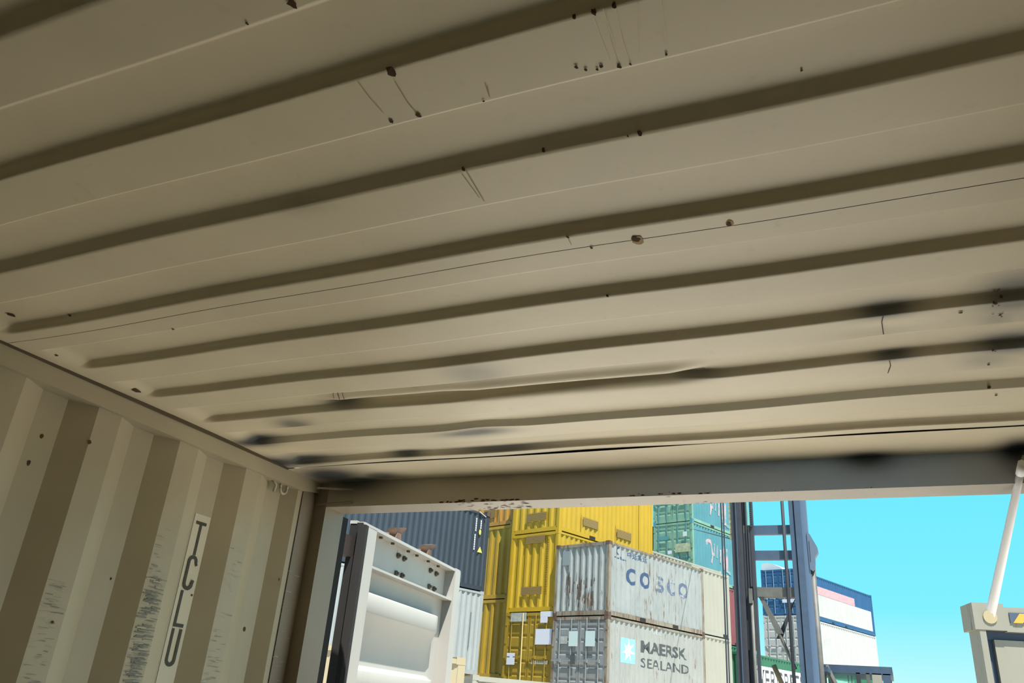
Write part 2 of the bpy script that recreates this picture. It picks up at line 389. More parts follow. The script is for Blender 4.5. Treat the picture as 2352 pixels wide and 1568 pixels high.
# corrosion along the header lip
def header_rust():
    a, b = MB(), MB()
    for (x0, x1, n, sz) in ((0.55, 0.78, 26, .010), (0.60, 0.80, 22, .012), (0.86, 1.10, 10, .004), (1.18, 1.36, 14, .006), (1.36, 2.05, 14, .003)):
        for _ in range(n):
            x = random.uniform(x0, x1); y = random.uniform(2.292, 2.394); r = random.uniform(.2, .75) * sz; zz0 = 2.2928 - random.random() * .0012
            pts = [(x + r * random.uniform(.6, 2.2) * math.cos(-2 * PI * k / 7), y + r * .6 * random.uniform(.4, 1) * math.sin(-2 * PI * k / 7), zz0) for k in range(7)]
            pts = [(p[0], min(max(p[1], 2.2905), 2.3965), p[2]) for p in pts]
            a.poly(pts)
    for (x0, x1, n, sz) in ((0.50, 0.80, 30, .007), (1.14, 1.38, 16, .005), (0.3, 2.0, 18, .002)):
        for _ in range(n):
            x = random.uniform(x0, x1); z = 2.2945 + abs(random.gauss(0, .004)); r = random.uniform(.3, 1) * sz; yy0 = 2.2892 - random.random() * .0012
            pts = [(x + r * random.uniform(.8, 2) * math.cos(2 * PI * k / 7), yy0, max(2.2932, z + r * .45 * math.sin(2 * PI * k / 7))) for k in range(7)]
            b.poly(pts)
    b.v += []
    n = len(a.v); a.v += b.v; a.f += [tuple(i + n for i in f) for f in b.f]
    o = a.build('rust_marks', M['rust'], header); o['kind'] = 'stuff'
header_rust()
def corner_gusset(s, x):
    f = lambda u: x + s * u
    m = MB()
    m.prism([(f(0.045), 2.206, 2.337), (f(0.055), 2.206, 2.337), (f(0.145), 2.290, 2.349), (f(0.135), 2.290, 2.349)], (0, 0, 0.006))
    m.prism([(f(0.0), 2.284, 2.300), (f(0.147), 2.280, 2.304), (f(0.147), 2.290, 2.304), (f(0.0), 2.290, 2.300)], (0, 0, 0.006))
    m.build('gusset', M['frame'], header)
corner_gusset(1, 0.0); corner_gusset(-1, W)
# lashing rings
def ring(parent, c, r, t, ax, arc=(0, 2 * PI), n=20):
    pts = []
    for k in range(n + 1):
        a = arc[0] + (arc[1] - arc[0]) * k / n
        pts.append((c[0] + (r * math.cos(a) if ax != 'x' else 0), c[1] + (r * math.cos(a) if ax == 'x' else 0), c[2] + r * math.sin(a)))
    m = MB().tube(pts, t, 8)
    return m
m = ring(None, (-0.020, 2.123, 2.318), 0.017, 0.0045, 'x', (PI, 2 * PI))
m.tube([(-0.020, 2.106, 2.318), (-0.020, 2.106, 2.335)], .0045).tube([(-0.020, 2.140, 2.318), (-0.020, 2.140, 2.335)], .0045)
m.tube([(-0.022, 2.060, 2.335), (-0.022, 2.085, 2.322), (-0.03, 2.09, 2.30)], .005)
m.build('lashing_ring', M['galv'], wl, True)
m = ring(None, (2.160, 2.250, 2.328), 0.016, 0.0042, 'y'); m.box(2.150, 2.172, 2.246, 2.290, 2.338, 2.352)
m.build('lashing_ring', M['galv'], header, True)

# stencilled prefix on the fourth flat of the left wall
def strokes(m, pl, w_, to3_):
    cnt = [0]
    to3 = lambda a, b: to3_(a, b, cnt[0] * .00025)
    for line in pl:
        for (a, b), (c, d) in zip(line, line[1:]):
            L = math.hypot(c - a, d - b) or 1e-6; ux, uy = (c - a) / L * w_ / 2, (d - b) / L * w_ / 2
            cnt[0] += 1
            m.poly([to3(a - ux - uy, b - uy + ux), to3(c + ux - uy, d + uy + ux), to3(c + ux + uy, d + uy - ux), to3(a - ux + uy, b - uy - ux)])
XA = -0.048
MB().poly([(XA + .001, 1.793, 1.66), (XA + .001, 1.857, 1.66), (XA + .001, 1.857, 2.158), (XA + .001, 1.793, 2.158)]).build('stencil_patch', M['stencil_patch'], wl)
def arc(cx, cy, rx, ry, a0, a1, n=8): return [(cx + rx * math.cos(a0 + (a1 - a0) * k / n), cy + ry * math.sin(a0 + (a1 - a0) * k / n)) for k in range(n + 1)]
def letter(lines, z0):
    m = MB(); strokes(m, lines, .0095, lambda s, t, e: (XA + .002 + e * .5, 1.808 + s, z0 + t)); m.build('stencil_letter', M['stencil'], wl)
letter([[(0.000, .088), (.032, .088)], [(.016, .088), (.016, 0)]], 2.045)
letter([[(.032, .070)] + arc(.016, .074, .014, .014, 0.0, PI) + arc(.016, .014, .014, .014, PI, 2 * PI) + [(.031, .02)]], 1.946)
letter([[(.003, .092), (.003, .002), (.032, .002)]], 1.842)
letter([[(.003, .092)] + arc(.017, .016, .0135, .014, PI, 2 * PI) + [(.031, .092)]], 1.738)

# scuffs and spots on the left wall
ws = MB()
for (y, z, r, fx) in ((1.40, 1.804, .004, -.012), (1.355, 2.236, .005, -.012), (1.438, 1.817, .003, -.02), (1.43, 1.80, .002, -.016), (2.10, 1.864, .006, -.048), (1.90, 2.084, .003, -.048), (2.175, 2.028, .004, -.012), (1.24, 2.15, .006, -.048), (1.25, 2.22, .005, -.048), (1.56, 1.93, .003, -.048), (1.85, 1.93, .003, -.046)):
    ws.poly([(fx + .0012, y + r * random.uniform(.6, 1.2) * math.cos(2 * PI * k / 8), z + r * random.uniform(.8, 1.6) * math.sin(2 * PI * k / 8)) for k in range(8)])
o = ws.build('rust_marks', M['rust'], wl); o['kind'] = 'stuff'
M['scuff_dark'] = flat('dark rub mark', (128, 126, 112), 0.6, var=0.25); M['scuff_light'] = flat('bare rub mark', (178, 172, 148), 0.5)
wd, wk = MB(), MB()
for k0 in range(4):
    yb = 1.354 + .285 * k0
    for q in range(70):
        z = random.uniform(1.60, 2.10 if k0 else 1.9); y = yb + random.uniform(0, .05); L = random.uniform(.01, .03); h = random.uniform(.0005, .0016)
        xx = -.0112 + random.random() * .002; (wd if random.random() < .6 else wk).poly([(xx, y, z), (xx, min(y + L, yb + .073), z + random.uniform(-.002, .002)), (xx, min(y + L, yb + .073), z + h), (xx, y, z + h)])
for q in range(150):          # the big rubbed patch
    z = random.uniform(1.68, 1.95) ; y = 1.640 + random.uniform(0, .045); h = random.uniform(.001, .004)
    xx = -.0112 + random.random() * .003; (wd if random.random() < .75 else wk).poly([(xx, y, z), (xx, min(y + .03, 1.712), z), (xx, min(y + .03, 1.712), z + h), (xx, y, z + h)])
o = wd.build('dark_scuffs', M['scuff_dark'], wl); o['kind'] = 'stuff'
o = wk.build('pale_scuffs', M['scuff_light'], wl); o['kind'] = 'stuff'

# ------------------------------------------------------------------ the open left door
DX, DY = -0.1316, 0.9913
door = struct(bpy.data.objects.new('door_1', None)); COL.objects.link(door)
door.location = (-0.005, 2.56, 0.0); door.rotation_euler = (0, 0, math.atan2(DY, DX))
DW, DT, DB = 1.165, 2.315, 0.02
WH = M['door_white']
MB().box(0.05, DW, 0.0, 0.062, DT - 0.012, DT).build('top_rail', WH, door)
MB().box(0.05, DW, 0.0, 0.062, DB, DB + 0.06).build('bottom_rail', WH, door)
MB().box(0.085, 0.168, 0.0, 0.062, DB, DT - 0.010).build('hinge_stile', WH, door)
MB().box(1.085, DW - .008, -0.004, 0.060, DB, DT - 0.012).prism([(1.085, -.004, DT - .012), (DW - .008, -.004, DT - .012), (DW - .02, -.004, DT + .002), (1.085, -.004, DT + .002)], (0, .064, 0)).build('free_stile', WH, door)
# horizontally corrugated sheet; the folds die out before the free stile
def door_sheet():
    prof = [(DT - .012, .050), (2.172, .050), (2.150, .050)]
    z = 2.150
    for k in range(8):
        b = 2.070 - .278 * k
        prof += [(b + .014, .052), (b + .011, .046), (b + .001, .008), (b - .004, .005), (b - .068, .004), (b - .074, .007), (b - .080, .012), (b - .120, .034), (b - .165, .050), (b - .215, .053), (b - .258, .053)]
    prof = [p for p in prof if p[0] > DB + .06] + [(DB + .05, .052)]
    xs = [0.16, 0.5, 0.90, 0.945, 0.97, 0.99, 1.02, 1.09]
    m = MB()
    for x in xs:
        t = 1 - sm((x - .93) / .07)
        m.v += [(x, .052 + (y - .052) * t, z) for (z, y) in prof]
    n = len(prof)
    for i in range(len(xs) - 1):
        for j in range(n - 1): m.f.append((i * n + j, i * n + j + 1, (i + 1) * n + j + 1, (i + 1) * n + j))
    m.build('door_sheet', WH, door, True)
door_sheet()
MB().box(0.165, 1.088, 0.004, 0.056, 2.161, 2.170).build('cross_rail', WH, door)
# rubber gasket on the hinge edge: two lips and a core
MB().box(0.048, 0.083, 0.004, 0.058, DB, DT - .004).build('gasket', M['gasket'], door)
MB().prism([(.034, .016, DB), (.044, .003, DB), (.058, -.006, DB), (.083, -.004, DB), (.083, .02, DB)], (0, 0, DT - DB - .01)).build('gasket_lip', M['gasket'], door)
MB().box(.046, .064, .030, .060, DT - .008, DT + .004).build('corner_cap', WH, door)
for (x, z) in ((.494, 2.268), (.559, 2.267), (.495, 2.193), (.557, 2.194), (.875, 2.270), (.952, 2.267), (.880, 2.197), (.944, 2.195)):
    b = MB(); b.tube([(x, .050, z), (x, .040, z)], .012, 6); b.tube([(x, .041, z), (x, .032, z)], .006, 6); b.build('bolt', M['bolt'], door)
for x in (.27, .39, .56, .66, .80, .93): MB().tube([(x, .030, DT - .012), (x, .030, DT - .020)], .008, 6).build('bolt', M['bolt'], door)
def lock_bar(x, c):
    r = MB().tube([(x, .095, .05), (x, .095, 2.34)], .017, 10).build('locking_bar', WH, door, True)
    m = MB()
    m.prism([(x - .03, .055, 2.335), (x + .03, .055, 2.335), (x + .022, .055, 2.365), (x - .018, .055, 2.365)], (0, .06, 0))
    m.prism([(x - .020, .06, 2.355), (x + .026, .06, 2.355), (x + .065, .055, 2.392), (x + .06, .05, 2.402), (x - .055, .05, 2.378), (x - .05, .06, 2.368)], (0, .030, 0))
    m.tube([(x + .045, .075, 2.338), (x + .055, .075, 2.352)], .010, 6)
    m.build('cam', M['rusty_metal'], r)
    return r
lock_bar(.495, 0); lock_bar(.865, 1)
MB().box(1.06, 1.12, .064, .09, 2.318, 2.342).build('bracket', M['gasket'], door)
for z in (2.18, 1.45, 0.8, 0.25):
    h = MB(); h.box(-.055, .06, .036, .066, z, z + .075); h.tube([(-.06, .052, z - .01), (-.06, .052, z + .085)], .013, 8)
    h.build('hinge', M['hinge'], door)
MB().prism([(-.028, 2.3985, .0), (.038, 2.3985, .0), (.036, 2.436, .0), (-.028, 2.445, .0)], (0, 0, 2.285)).build('gasket', M['gasket'], pl)

# white rod that sticks out under the header
s0, s1 = Vector((2.142, 2.246, 2.318)), Vector((2.080, 2.800, 2.060))
d = (s1 - s0).normalized()
sm_ = MB().tube([tuple(s0 + (s1 - s0) * (k / 10)) for k in range(11)], [.0085 + .0045 * k / 10 for k in range(11)], 10)
for k in range(10):                 # slanted cut at the loose end
    x, y, z = sm_.v[-10 + k]; e = (k in (1, 2, 3, 4)) * .03; sm_.v[-10 + k] = (x + d.x * e, y + d.y * e, z + d.z * e)
sm_.tube([tuple(s0 - d * .02), tuple(s0 + d * .02)], .011, 8)
tag(sm_.build('lashing_rod', M['strap'], None, True), 'thin white rod slanting out from the ring under the header against blue sky', 'rod')

# ------------------------------------------------------------------ shipping containers outside
TH = math.radians(70.0)
UX, UY = math.cos(TH), math.sin(TH)         # along the yard rows
WX, WY = -UY, UX                            # across them, to the left
def corr(x0, x1, pitch, depth):
    """trapezoid corrugation: list of (x, offset inward)"""
    n = max(1, int((x1 - x0) / pitch)); p = (x1 - x0) / n; out = [(x0, 0.0)]
    for k in range(n):
        a = x0 + p * k
        out += [(a + p * .13, 0.0), (a + p * .37, depth), (a + p * .63, depth), (a + p * .87, 0.0)]
    return out + [(x1, 0.0)]
CACHE = {}
def shared(key, fn, mat):
    k = (key, mat.name)
    if k not in CACHE: CACHE[k] = fn().mesh(key[0], mat)
    return CACHE[k]
CW = 2.438
def container(label, L, h, mat, origin, z, near='corrugated', group='stacked shipping containers in the yard', rz=TH, cast=None, pitch=.278, epitch=.25, gaskets=None, simple=False, pockets=True, rod=None, far_mat=None, edge=None):
    """origin: ground point of the corner nearest the doorway; local x along the length, y to the left, z up"""
    t = thing('shipping_container', label, 'container', (origin[0], origin[1], z), rz, group)
    cast = cast or mat; gk = gaskets or M['gasket']; rod = rod or mat; edge = edge or mat
    def side(y, s):
        m = MB(); pr = [(x, y + s * d_, 0) for x, d_ in corr(.10, L - .10, pitch, .036)]
        return m.strip(pr if s < 0 else pr[::-1], (0, 0, .15), (0, 0, h - .10))
    def end(x, s, ep):
        m = MB(); pr = [(x + s * d_, y, 0) for y, d_ in corr(.10, CW - .10, ep, .045)]
        return m.strip(pr if s > 0 else pr[::-1], (0, 0, .16), (0, 0, h - .12))
    def part(name, key, fn, mt): return link(name, shared((name,) + key, fn, mt), t)
    part('side_panel', (L, h, pitch, 0), lambda: side(.008, 1), mat); part('side_panel', (L, h, pitch, 1), lambda: side(CW - .008, -1), mat)
    part('end_panel', (h, epitch, L), lambda: end(L - .012, -1, epitch), mat)
    part('roof', (L, h), lambda: MB().box(.03, L - .03, .03, CW - .03, h - .06, h - .022), mat)
    part('base', (L, h), lambda: MB().box(.03, L - .03, .03, CW - .03, .03, .14), mat)
    for i, (x, y) in enumerate(((0, 0), (0, CW), (L, 0), (L, CW))):
        x0, x1 = (x, x + .14) if x == 0 else (x - .14, x); y0, y1 = (y, y + .10) if y == 0 else (y - .10, y)
        part('corner_post', (i, L, h), lambda: MB().box(x0, x1, y0, y1, .11, h - .11), edge)
        x0, x1 = (x - .004, x + .174) if x == 0 else (x - .174, x + .004); y0, y1 = (y - .004, y + .158) if y == 0 else (y - .158, y + .004)
        for zz in (0.0, h - .116):
            part('corner_casting', (i, L, h, zz), lambda: MB().box(x0, x1, y0, y1, zz, zz + .118), cast)
    for y0, y1 in ((0.0, .06), (CW - .06, CW)):
        part('top_rail', (L, h, y0), lambda: MB().box(.15, L - .15, y0, y1, h - .105, h - .03), edge)
        part('bottom_rail', (L, h, y0), lambda: MB().box(.15, L - .15, y0, y1, .02, .165), edge)
    if pockets and not simple:
        for c in (L / 2 - 1.03, L / 2 + 1.03):
            part('fork_pocket', (L, c), lambda: MB().box(c - .18, c + .18, -.003, .05, .024, .145), gk)
    for x0, x1 in ((L - .10, L - .005), (.0, .09)):
        part('end_sill', (L, h, x0), lambda: MB().box(x0, x1, .15, CW - .15, .02, .17), edge)
        part('end_header', (L, h, x0), lambda: MB().box(x0, x1, .15, CW - .15, h - .13, h - .02), edge)
    if near == 'corrugated':
        part('end_panel', (h, epitch), lambda: end(.012, 1, epitch), mat)
    else:
        for y0, y1 in ((.105, CW / 2 - .012), (CW / 2 + .012, CW - .105)):
            def leaf():
                m = MB(); zs = [(.175, .02), (.24, .02)]; z_ = .24; k = 5; st = (h - .16 - .24) / k
                for i in range(k):
                    a = .24 + st * i
                    zs += [(a + st * .34, .018), (a + st * .41, .034), (a + st * .59, .034), (a + st * .66, .018)]
                zs += [(h - .135, .02)]
                pr_ = [(x, 0, zz) for zz, x in zs]
                m.strip(pr_, (0, y0 + .05, 0), (0, y1 - .05, 0))
                m.box(.010, .05, y0, y0 + .06, .175, h - .135); m.box(.010, .05, y1 - .06, y1, .175, h - .135)
                return m
            part('door', (h, round(y0, 2)), leaf, mat)
        part('door_gasket', (h,), lambda: MB().box(.060, .075, .09, CW - .09, .165, h - .12), gk)
        for y in (.36, .88, CW - .88, CW - .36):
            part('locking_bar', (h, y), lambda: MB().tube([(-.018, y, .10), (-.018, y, h - .06)], .020, 6), rod)
            part('bar_handle', (h, y), lambda: MB().box(-.05, -.015, y - .02, y + .34, 1.02, 1.06).box(-.04, .02, y - .05, y + .05, .98, 1.10), rod)
        for y in (.05, CW - .05):
            for zz in (.35, .9, 1.5, h - .45): part('hinge', (h, y, zz), lambda: MB().box(-.012, .03, y - .05, y + .05, zz, zz + .10), edge)
    return t
def side_rect(name, t, x0, x1, z0, z1, mat, off=-.006, th_=.004): return MB().box(x0, x1, off, off + th_, z0, z1).build(name, mat, t)
def end_rect(name, t, y0, y1, z0, z1, mat, off=-.008, th_=.004): return MB().box(off, off + th_, y0, y1, z0, z1).build(name, mat, t)
import bmesh
def side_y(x, L, pitch, base=.008):
    pr = corr(.10, L - .10, pitch, .036)
    for (a, p), (b, q) in zip(pr, pr[1:]):
        if a <= x <= b: return base + p + (q - p) * (x - a) / max(1e-9, b - a)
    return base
def wrap_side(me, L, pitch, off, base=.008):
    """cut flat print at every fold and lay it on the corrugated sheet"""
    bm = bmesh.new(); bm.from_mesh(me)
    xs = [v.co.x for v in bm.verts]; lo, hi = min(xs), max(xs)
    for x, _ in corr(.10, L - .10, pitch, .036):
        if lo < x < hi: bmesh.ops.bisect_plane(bm, geom=bm.verts[:] + bm.edges[:] + bm.faces[:], plane_co=(x, 0, 0), plane_no=(1, 0, 0), dist=1e-5)
    for v in bm.verts: v.co.y = side_y(v.co.x, L, pitch, base) - off + v.co.y
    bm.to_mesh(me); bm.free(); me.update()
def print_on(name, m, mat, t, L, pitch=.278, off=.002):
    me = m.mesh(name, mat); wrap_side(me, L, pitch, off); return link(name, me, t)
def text_mesh(body, bold=0.0, res=5):
    cu = bpy.data.curves.new('t', 'FONT'); cu.body = body; cu.size = 1.0; cu.offset = bold; cu.resolution_u = res
    ob = bpy.data.objects.new('t', cu); COL.objects.link(ob)
    dg = bpy.context.evaluated_depsgraph_get(); me = bpy.data.meshes.new_from_object(ob.evaluated_get(dg))
    bpy.data.objects.remove(ob); bpy.data.curves.remove(cu); return me
def text_on(t, face, body, a0, a1, z0, z1, mat, off=-.008, bold=0.02, name='lettering', L=6.058, pitch=.278):
    """fit the lettering into a box on the side (a = x) or on the end (a = y, read right to left)"""
    me = text_mesh(body, bold)
    if not len(me.vertices): return None
    xs = [v.co.x for v in me.vertices]; ys = [v.co.y for v in me.vertices]
    sx, sy = (a1 - a0) / (max(xs) - min(xs)), (z1 - z0) / (max(ys) - min(ys)); mx, my = min(xs), min(ys)
    for v in me.vertices:
        p, q = a0 + (v.co.x - mx) * sx, z0 + (v.co.y - my) * sy
        v.co = (p, 0, q) if face == 'side' else (off, p, q)
    if face == 'side': wrap_side(me, L, pitch, .003 if off > -.0085 else .005)
    me.materials.clear(); me.materials.append(mat); me.name = name; return link(name, me, t)

C = dict(
    cosco=paint('faded pale blue grey paint', (192, 200, 198), 0.45, 0.8, .10, seed=1, dirt_c=(92, 84, 72)),
    cosco_post=paint('rust streaked post paint', (176, 168, 150), 1.3, 0.6, .15, seed=4),
    maersk=paint('light grey paint', (198, 202, 196), 0.15, 0.5, .08, seed=6, dirt_c=(110, 106, 98)),
    maersk_door=paint('mid grey door paint', (174, 180, 182), 0.05, 0.4, .08, seed=7),
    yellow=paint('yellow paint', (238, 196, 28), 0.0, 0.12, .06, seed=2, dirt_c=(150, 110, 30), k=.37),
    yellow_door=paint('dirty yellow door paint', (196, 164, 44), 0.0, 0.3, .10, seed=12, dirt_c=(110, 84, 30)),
    olive=paint('dull ochre paint', (232, 190, 44), 0.1, 0.30, .12, seed=3, dirt_c=(96, 66, 28)),
    orange=paint('orange ochre paint', (232, 170, 60), 0.1, 0.2, .1, seed=5),
    navy=paint('dark navy paint', (60, 76, 92), 0.0, 0.12, .08, seed=8, dirt_c=(50, 56, 66)),
    white=paint('white container paint', (204, 214, 216), 0.0, 0.25, .06, seed=9, dirt_c=(120, 130, 128)),
    maroon=paint('maroon container paint', (110, 74, 68), 0.1, 0.2, .1, seed=10),
    cream=paint('cream container paint', (212, 211, 194), 0.0, 0.10, .04, seed=11, dirt_c=(170, 160, 120)),
    tan=paint('tan container paint', (222, 206, 168), 0.1, 0.12, .06, seed=13),
    teal=paint('teal container paint', (100, 176, 190), 0.0, 0.3, .08, seed=15, dirt_c=(50, 110, 120)),
    green_door=paint('green weathered door paint', (156, 210, 182), 0.0, 0.35, .14, seed=16, dirt_c=(70, 110, 90)),
    red=paint('faded red container paint', (170, 90, 96), 0.0, 0.2, .08, seed=17),
    blue=paint('blue container paint', (40, 110, 168), 0.0, 0.2, .1, seed=18, dirt_c=(30, 70, 110)),
    palegrey=paint('pale grey container paint', (240, 241, 238), 0.0, 0.25, .06, seed=19),
    green=paint('emerald container paint', (58, 140, 104), 0.0, 0.2, .08, seed=20),
    dark=paint('charcoal container paint', (86, 84, 72), 0.1, 0.3, .1, seed=21),
)
M['letter_blue'] = flat('faded blue lettering', (62, 92, 136), 0.7, var=0.15, k=.42)
M['letter_dark'] = flat('dark grey lettering', (70, 78, 80), 0.7, k=.6)
M['logo_blue'] = flat('light blue logo paint', (150, 204, 222), 0.7, var=.06, k=.55)
M['logo_star'] = flat('cream star paint', (232, 232, 216), 0.7, k=.6)
M['sticker'] = flat('white sticker', (214, 220, 236), 0.6, k=.62)
M['sticker_pale'] = flat('pale blue sticker', (208, 230, 232), 0.6, k=.55)
M['sticker_grey'] = flat('grey sticker', (176, 184, 180), 0.6, var=.2, k=.55)
M['vent'] = flat('brown vent mesh', (150, 122, 64), 0.8, k=.42)
M['vent_slat'] = flat('brown vent slat', (158, 132, 70), 0.8, k=.45)
M['pink'] = flat('faded pink lettering', (222, 178, 184), 0.7, var=.15, k=.5)
M['warn'] = flat('yellow warning label', (236, 222, 110), 0.6, k=.55)
M['white_letter'] = flat('white lettering', (226, 228, 240), 0.6, k=.6)
M['hole'] = flat('dark opening', (40, 32, 26), 0.9, k=.7)
M['rust_c'] = flat('rusty casting', (98, 76, 62), 0.9, var=.4, k=.5)
def faded(name, ink, under, lo, hi, seed):
    m, nt, b = new_mat(name); n = noise(nt, (1, 1, 1), 2.6, 4, .6, seed)
    nt.links.new(mixc(nt, ramp(nt, n, lo, hi), tuple(x * .55 for x in lin(ink)), tuple(x * .5 for x in lin(under))), b.inputs['Base Color']); b.inputs['Roughness'].default_value = .7
    return m
M['pink_faded'] = faded('faded pink lettering', (216, 176, 180), (110, 172, 182), .42, .60, 5)
M['letter_worn'] = faded('worn blue lettering', (92, 108, 136), (186, 192, 190), .46, .56, 3)
M['ghost'] = faded('ghost lettering', (160, 166, 164), (198, 202, 196), .4, .6, 8)
def louvre(t, face, a0, a1, z0, z1, n=6):
    """vent: recessed dark back with slats"""
    v = MB()
    if face == 'side': v.box(a0, a1, -.012, -.004, z0, z1)
    else: v.box(-.014, -.004, a0, a1, z0, z1)
    v = v.build('vent', M['vent'], t)
    s = MB(); st = (z1 - z0) / n
    for i in range(n):
        za = z0 + st * i
        if face == 'side': s.prism([(a0, -.012, za + st * .15), (a0, -.015, za + st * .10), (a0, -.015, za + st * .2), (a0, -.012, za + st * .8)], (a1 - a0, 0, 0))
        else: s.prism([(-.014, a0, za + st * .15), (-.017, a0, za + st * .10), (-.017, a0, za + st * .2), (-.014, a0, za + st * .8)], (0, a1 - a0, 0))
    s.build('slat', M['vent_slat'], v); return v
G0 = -0.12
HC, ST = 2.896, 2.591
def along(o, s, w=0.0): return (o[0] + UX * s + WX * w, o[1] + UY * s + WY * w)

# --- grey pair with the lettering (20 ft)
OC = (-6.88, 27.20); h3 = 2.49
container('light grey container at the bottom under the one reading MAERSK', 6.058, h3, C['maersk'], OC, G0, 'doors', simple=True)
t = container('light grey container reading MAERSK SEALAND with a star logo and grey doors', 6.058, h3, C['maersk'], OC, G0 + h3 + .006, 'doors', cast=M['rust_c'], rod=C['maersk_door'], edge=C['cosco_post'])
for ch in t.children:
    if ch.name.startswith('door.') or ch.name == 'door' or ch.name.startswith('door_l'):
        me = ch.data.copy(); me.materials[0] = C['maersk_door']; ch.data = me
b0 = G0 + h3
print_on('logo_square', MB().poly([(.78, 0, 3.45 - b0), (1.63, 0, 3.45 - b0), (1.63, 0, 4.25 - b0), (.78, 0, 4.25 - b0)]), M['logo_blue'], t, 6.058)
st = []
for k in range(14):
    r = .37 if k % 2 == 0 else .15; a = PI / 2 + PI * k / 7; st.append((1.205 + r * math.cos(a), 0, 3.85 - b0 + r * math.sin(a)))
print_on('logo_star', MB().poly(st[::-1]), M['logo_star'], t, 6.058, off=.004)
text_on(t, 'side', 'MAERSK', 1.94, 4.80, 3.87 - b0, 4.27 - b0, M['letter_dark'], bold=.03)
text_on(t, 'side', 'SEALAND', 1.94, 4.90, 3.39 - b0, 3.70 - b0, M['letter_dark'], bold=.005)
text_on(t, 'side', 'OUO', 2.55, 3.28, 4.52 - b0, 4.76 - b0, M['ghost'], bold=.01)
end_rect('sticker', t, 1.24, 1.64, 3.87 - b0, 4.36 - b0, M['sticker_pale'], -.048); end_rect('sticker', t, .49, .90, 3.87 - b0, 4.36 - b0, M['sticker_pale'], -.048)
end_rect('sticker', t, 1.33, 1.55, 3.30 - b0, 3.59 - b0, M['letter_dark'], -.048); end_rect('sticker', t, 1.72, 2.05, 3.95 - b0, 4.2 - b0, M['sticker_grey'], -.02)
text_on(t, 'end', 'MAE', .74, .46, 4.63 - b0, 4.72 - b0, M['letter_dark'], -.03, .02); text_on(t, 'end', '0746', .36, .08, 4.62 - b0, 4.71 - b0, M['letter_dark'], -.03, .02)
t = container('rust streaked pale grey container reading COSCO on top of the MAERSK one', 6.058, h3, C['cosco'], OC, G0 + 2 * h3 + .012, 'corrugated', cast=M['rust_c'], edge=C['cosco_post'])
b0 = G0 + 2 * h3
for ch, x0, x1, mt in (('C', 1.04, 1.58, 0), ('O', 1.87, 2.46, 0), ('S', 2.83, 3.37, 1), ('C', 3.58, 4.10, 1), ('O', 4.33, 4.95, 1)):
    text_on(t, 'side', ch, x0, x1, 6.03 - b0, 6.60 - b0, M['letter_worn'] if mt else M['letter_blue'], bold=.035)
text_on(t, 'side', '\u4e2d\u8fdc\u96c6\u8fd0', 1.10, 2.28, 6.94 - b0, 7.16 - b0, M['letter_blue'], bold=.012)
m = MB()
strokes(m, [[(.70, 7.22), (.70, 6.90)], [(.64, 6.88), (.76, 6.88)], arc(.62, 7.08, .14, .12, PI * .55, PI * 1.35, 6)], .035, lambda a, z, e: (a, -e * 4, z - b0))
for k in range(7): m.poly([(.36 + .10 * k + .04 * math.cos(2 * PI * q / 8), 0, 6.84 - b0 - .004 * k + .028 * math.sin(2 * PI * q / 8)) for q in range(8)])
print_on('anchor_logo', m, M['letter_blue'], t, 6.058)
m = MB()          # rust runs scraped into the front end
for k in range(46):
    y = random.choice((.75, 1.0, 1.25, 1.5, 1.75)) + random.gauss(0, .06); z = random.uniform(.2, 1.25); L = random.uniform(.08, .4); w_ = random.uniform(.006, .03)
    xx = -.002 - .004 * random.random(); m.poly([(xx, y - w_, z), (xx, y + w_, z), (xx, y + w_ * .6, min(z + L, 1.5)), (xx, y - w_ * .6, min(z + L, 1.5))])
o = m.build('rust_runs', M['rust_c'], t); o['kind'] = 'stuff'
end_rect('old_patch', t, 1.80, 2.12, 1.75, 2.25, flat('old grey patch', (150, 164, 168), .7, k=.5), .006)

# --- short cream containers behind the pair
O2 = along(OC, 6.33, .72)
for k, lb in enumerate(('lowest short cream container in the plain stack behind the lettered grey pair', 'plain short cream container second in the stack behind MAERSK', 'plain short cream container topmost behind COSCO')):
    container(lb, 2.96, ST, C['cream'], O2, G0 + k * (ST + .003), 'corrugated', simple=(k == 0), pockets=(k > 0))

# --- yellow stack (20 ft)
OY = (-9.175, 28.185); z = G0
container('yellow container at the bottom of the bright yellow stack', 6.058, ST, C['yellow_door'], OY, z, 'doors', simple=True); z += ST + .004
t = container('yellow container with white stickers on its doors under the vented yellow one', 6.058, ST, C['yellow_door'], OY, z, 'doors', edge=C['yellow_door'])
k0 = z - .10
end_rect('sticker', t, 1.34, 2.13, 4.66 - k0 - .02, 4.95 - k0, M['sticker_grey'], -.05)
end_rect('sticker', t, .06, .65, 4.78 - k0, 4.97 - k0, M['sticker'], -.05); end_rect('sticker', t, .29, .64, 4.58 - k0, 4.79 - k0, M['sticker'], -.05)
end_rect('sticker', t, .06, .84, 3.84 - k0, 4.37 - k0, M['sticker'], -.05)
end_rect('sticker', t, 1.80, 2.21, 3.15 - k0, 3.55 - k0, M['sticker'], -.05)
for k in range(9): end_rect('grey_letter', t, 1.0 - .09 * k - .06, 1.0 - .09 * k, 3.19 - k0, 3.31 - k0, M['sticker_grey'], -.022)
MB().tube([(-.052, 1.47, .1), (-.052, 1.50, ST - .03)], .022, 8).build('bright_bar', flat('bright worn bar', (226, 206, 140), .5, k=.6), t)
z += ST + .004
t = container('high yellow container with brown vents at both ends of its front', 6.058, HC, C['yellow'], OY, z, 'corrugated', epitch=.33)
louvre(t, 'end', .66, 1.63, 2.50, 2.79); louvre(t, 'end', .70, 1.72, .62, .90)
louvre(t, 'side', 1.38, 2.33, 2.48, 2.72); louvre(t, 'side', 3.55, 4.52, 2.48, 2.72)
m = MB()
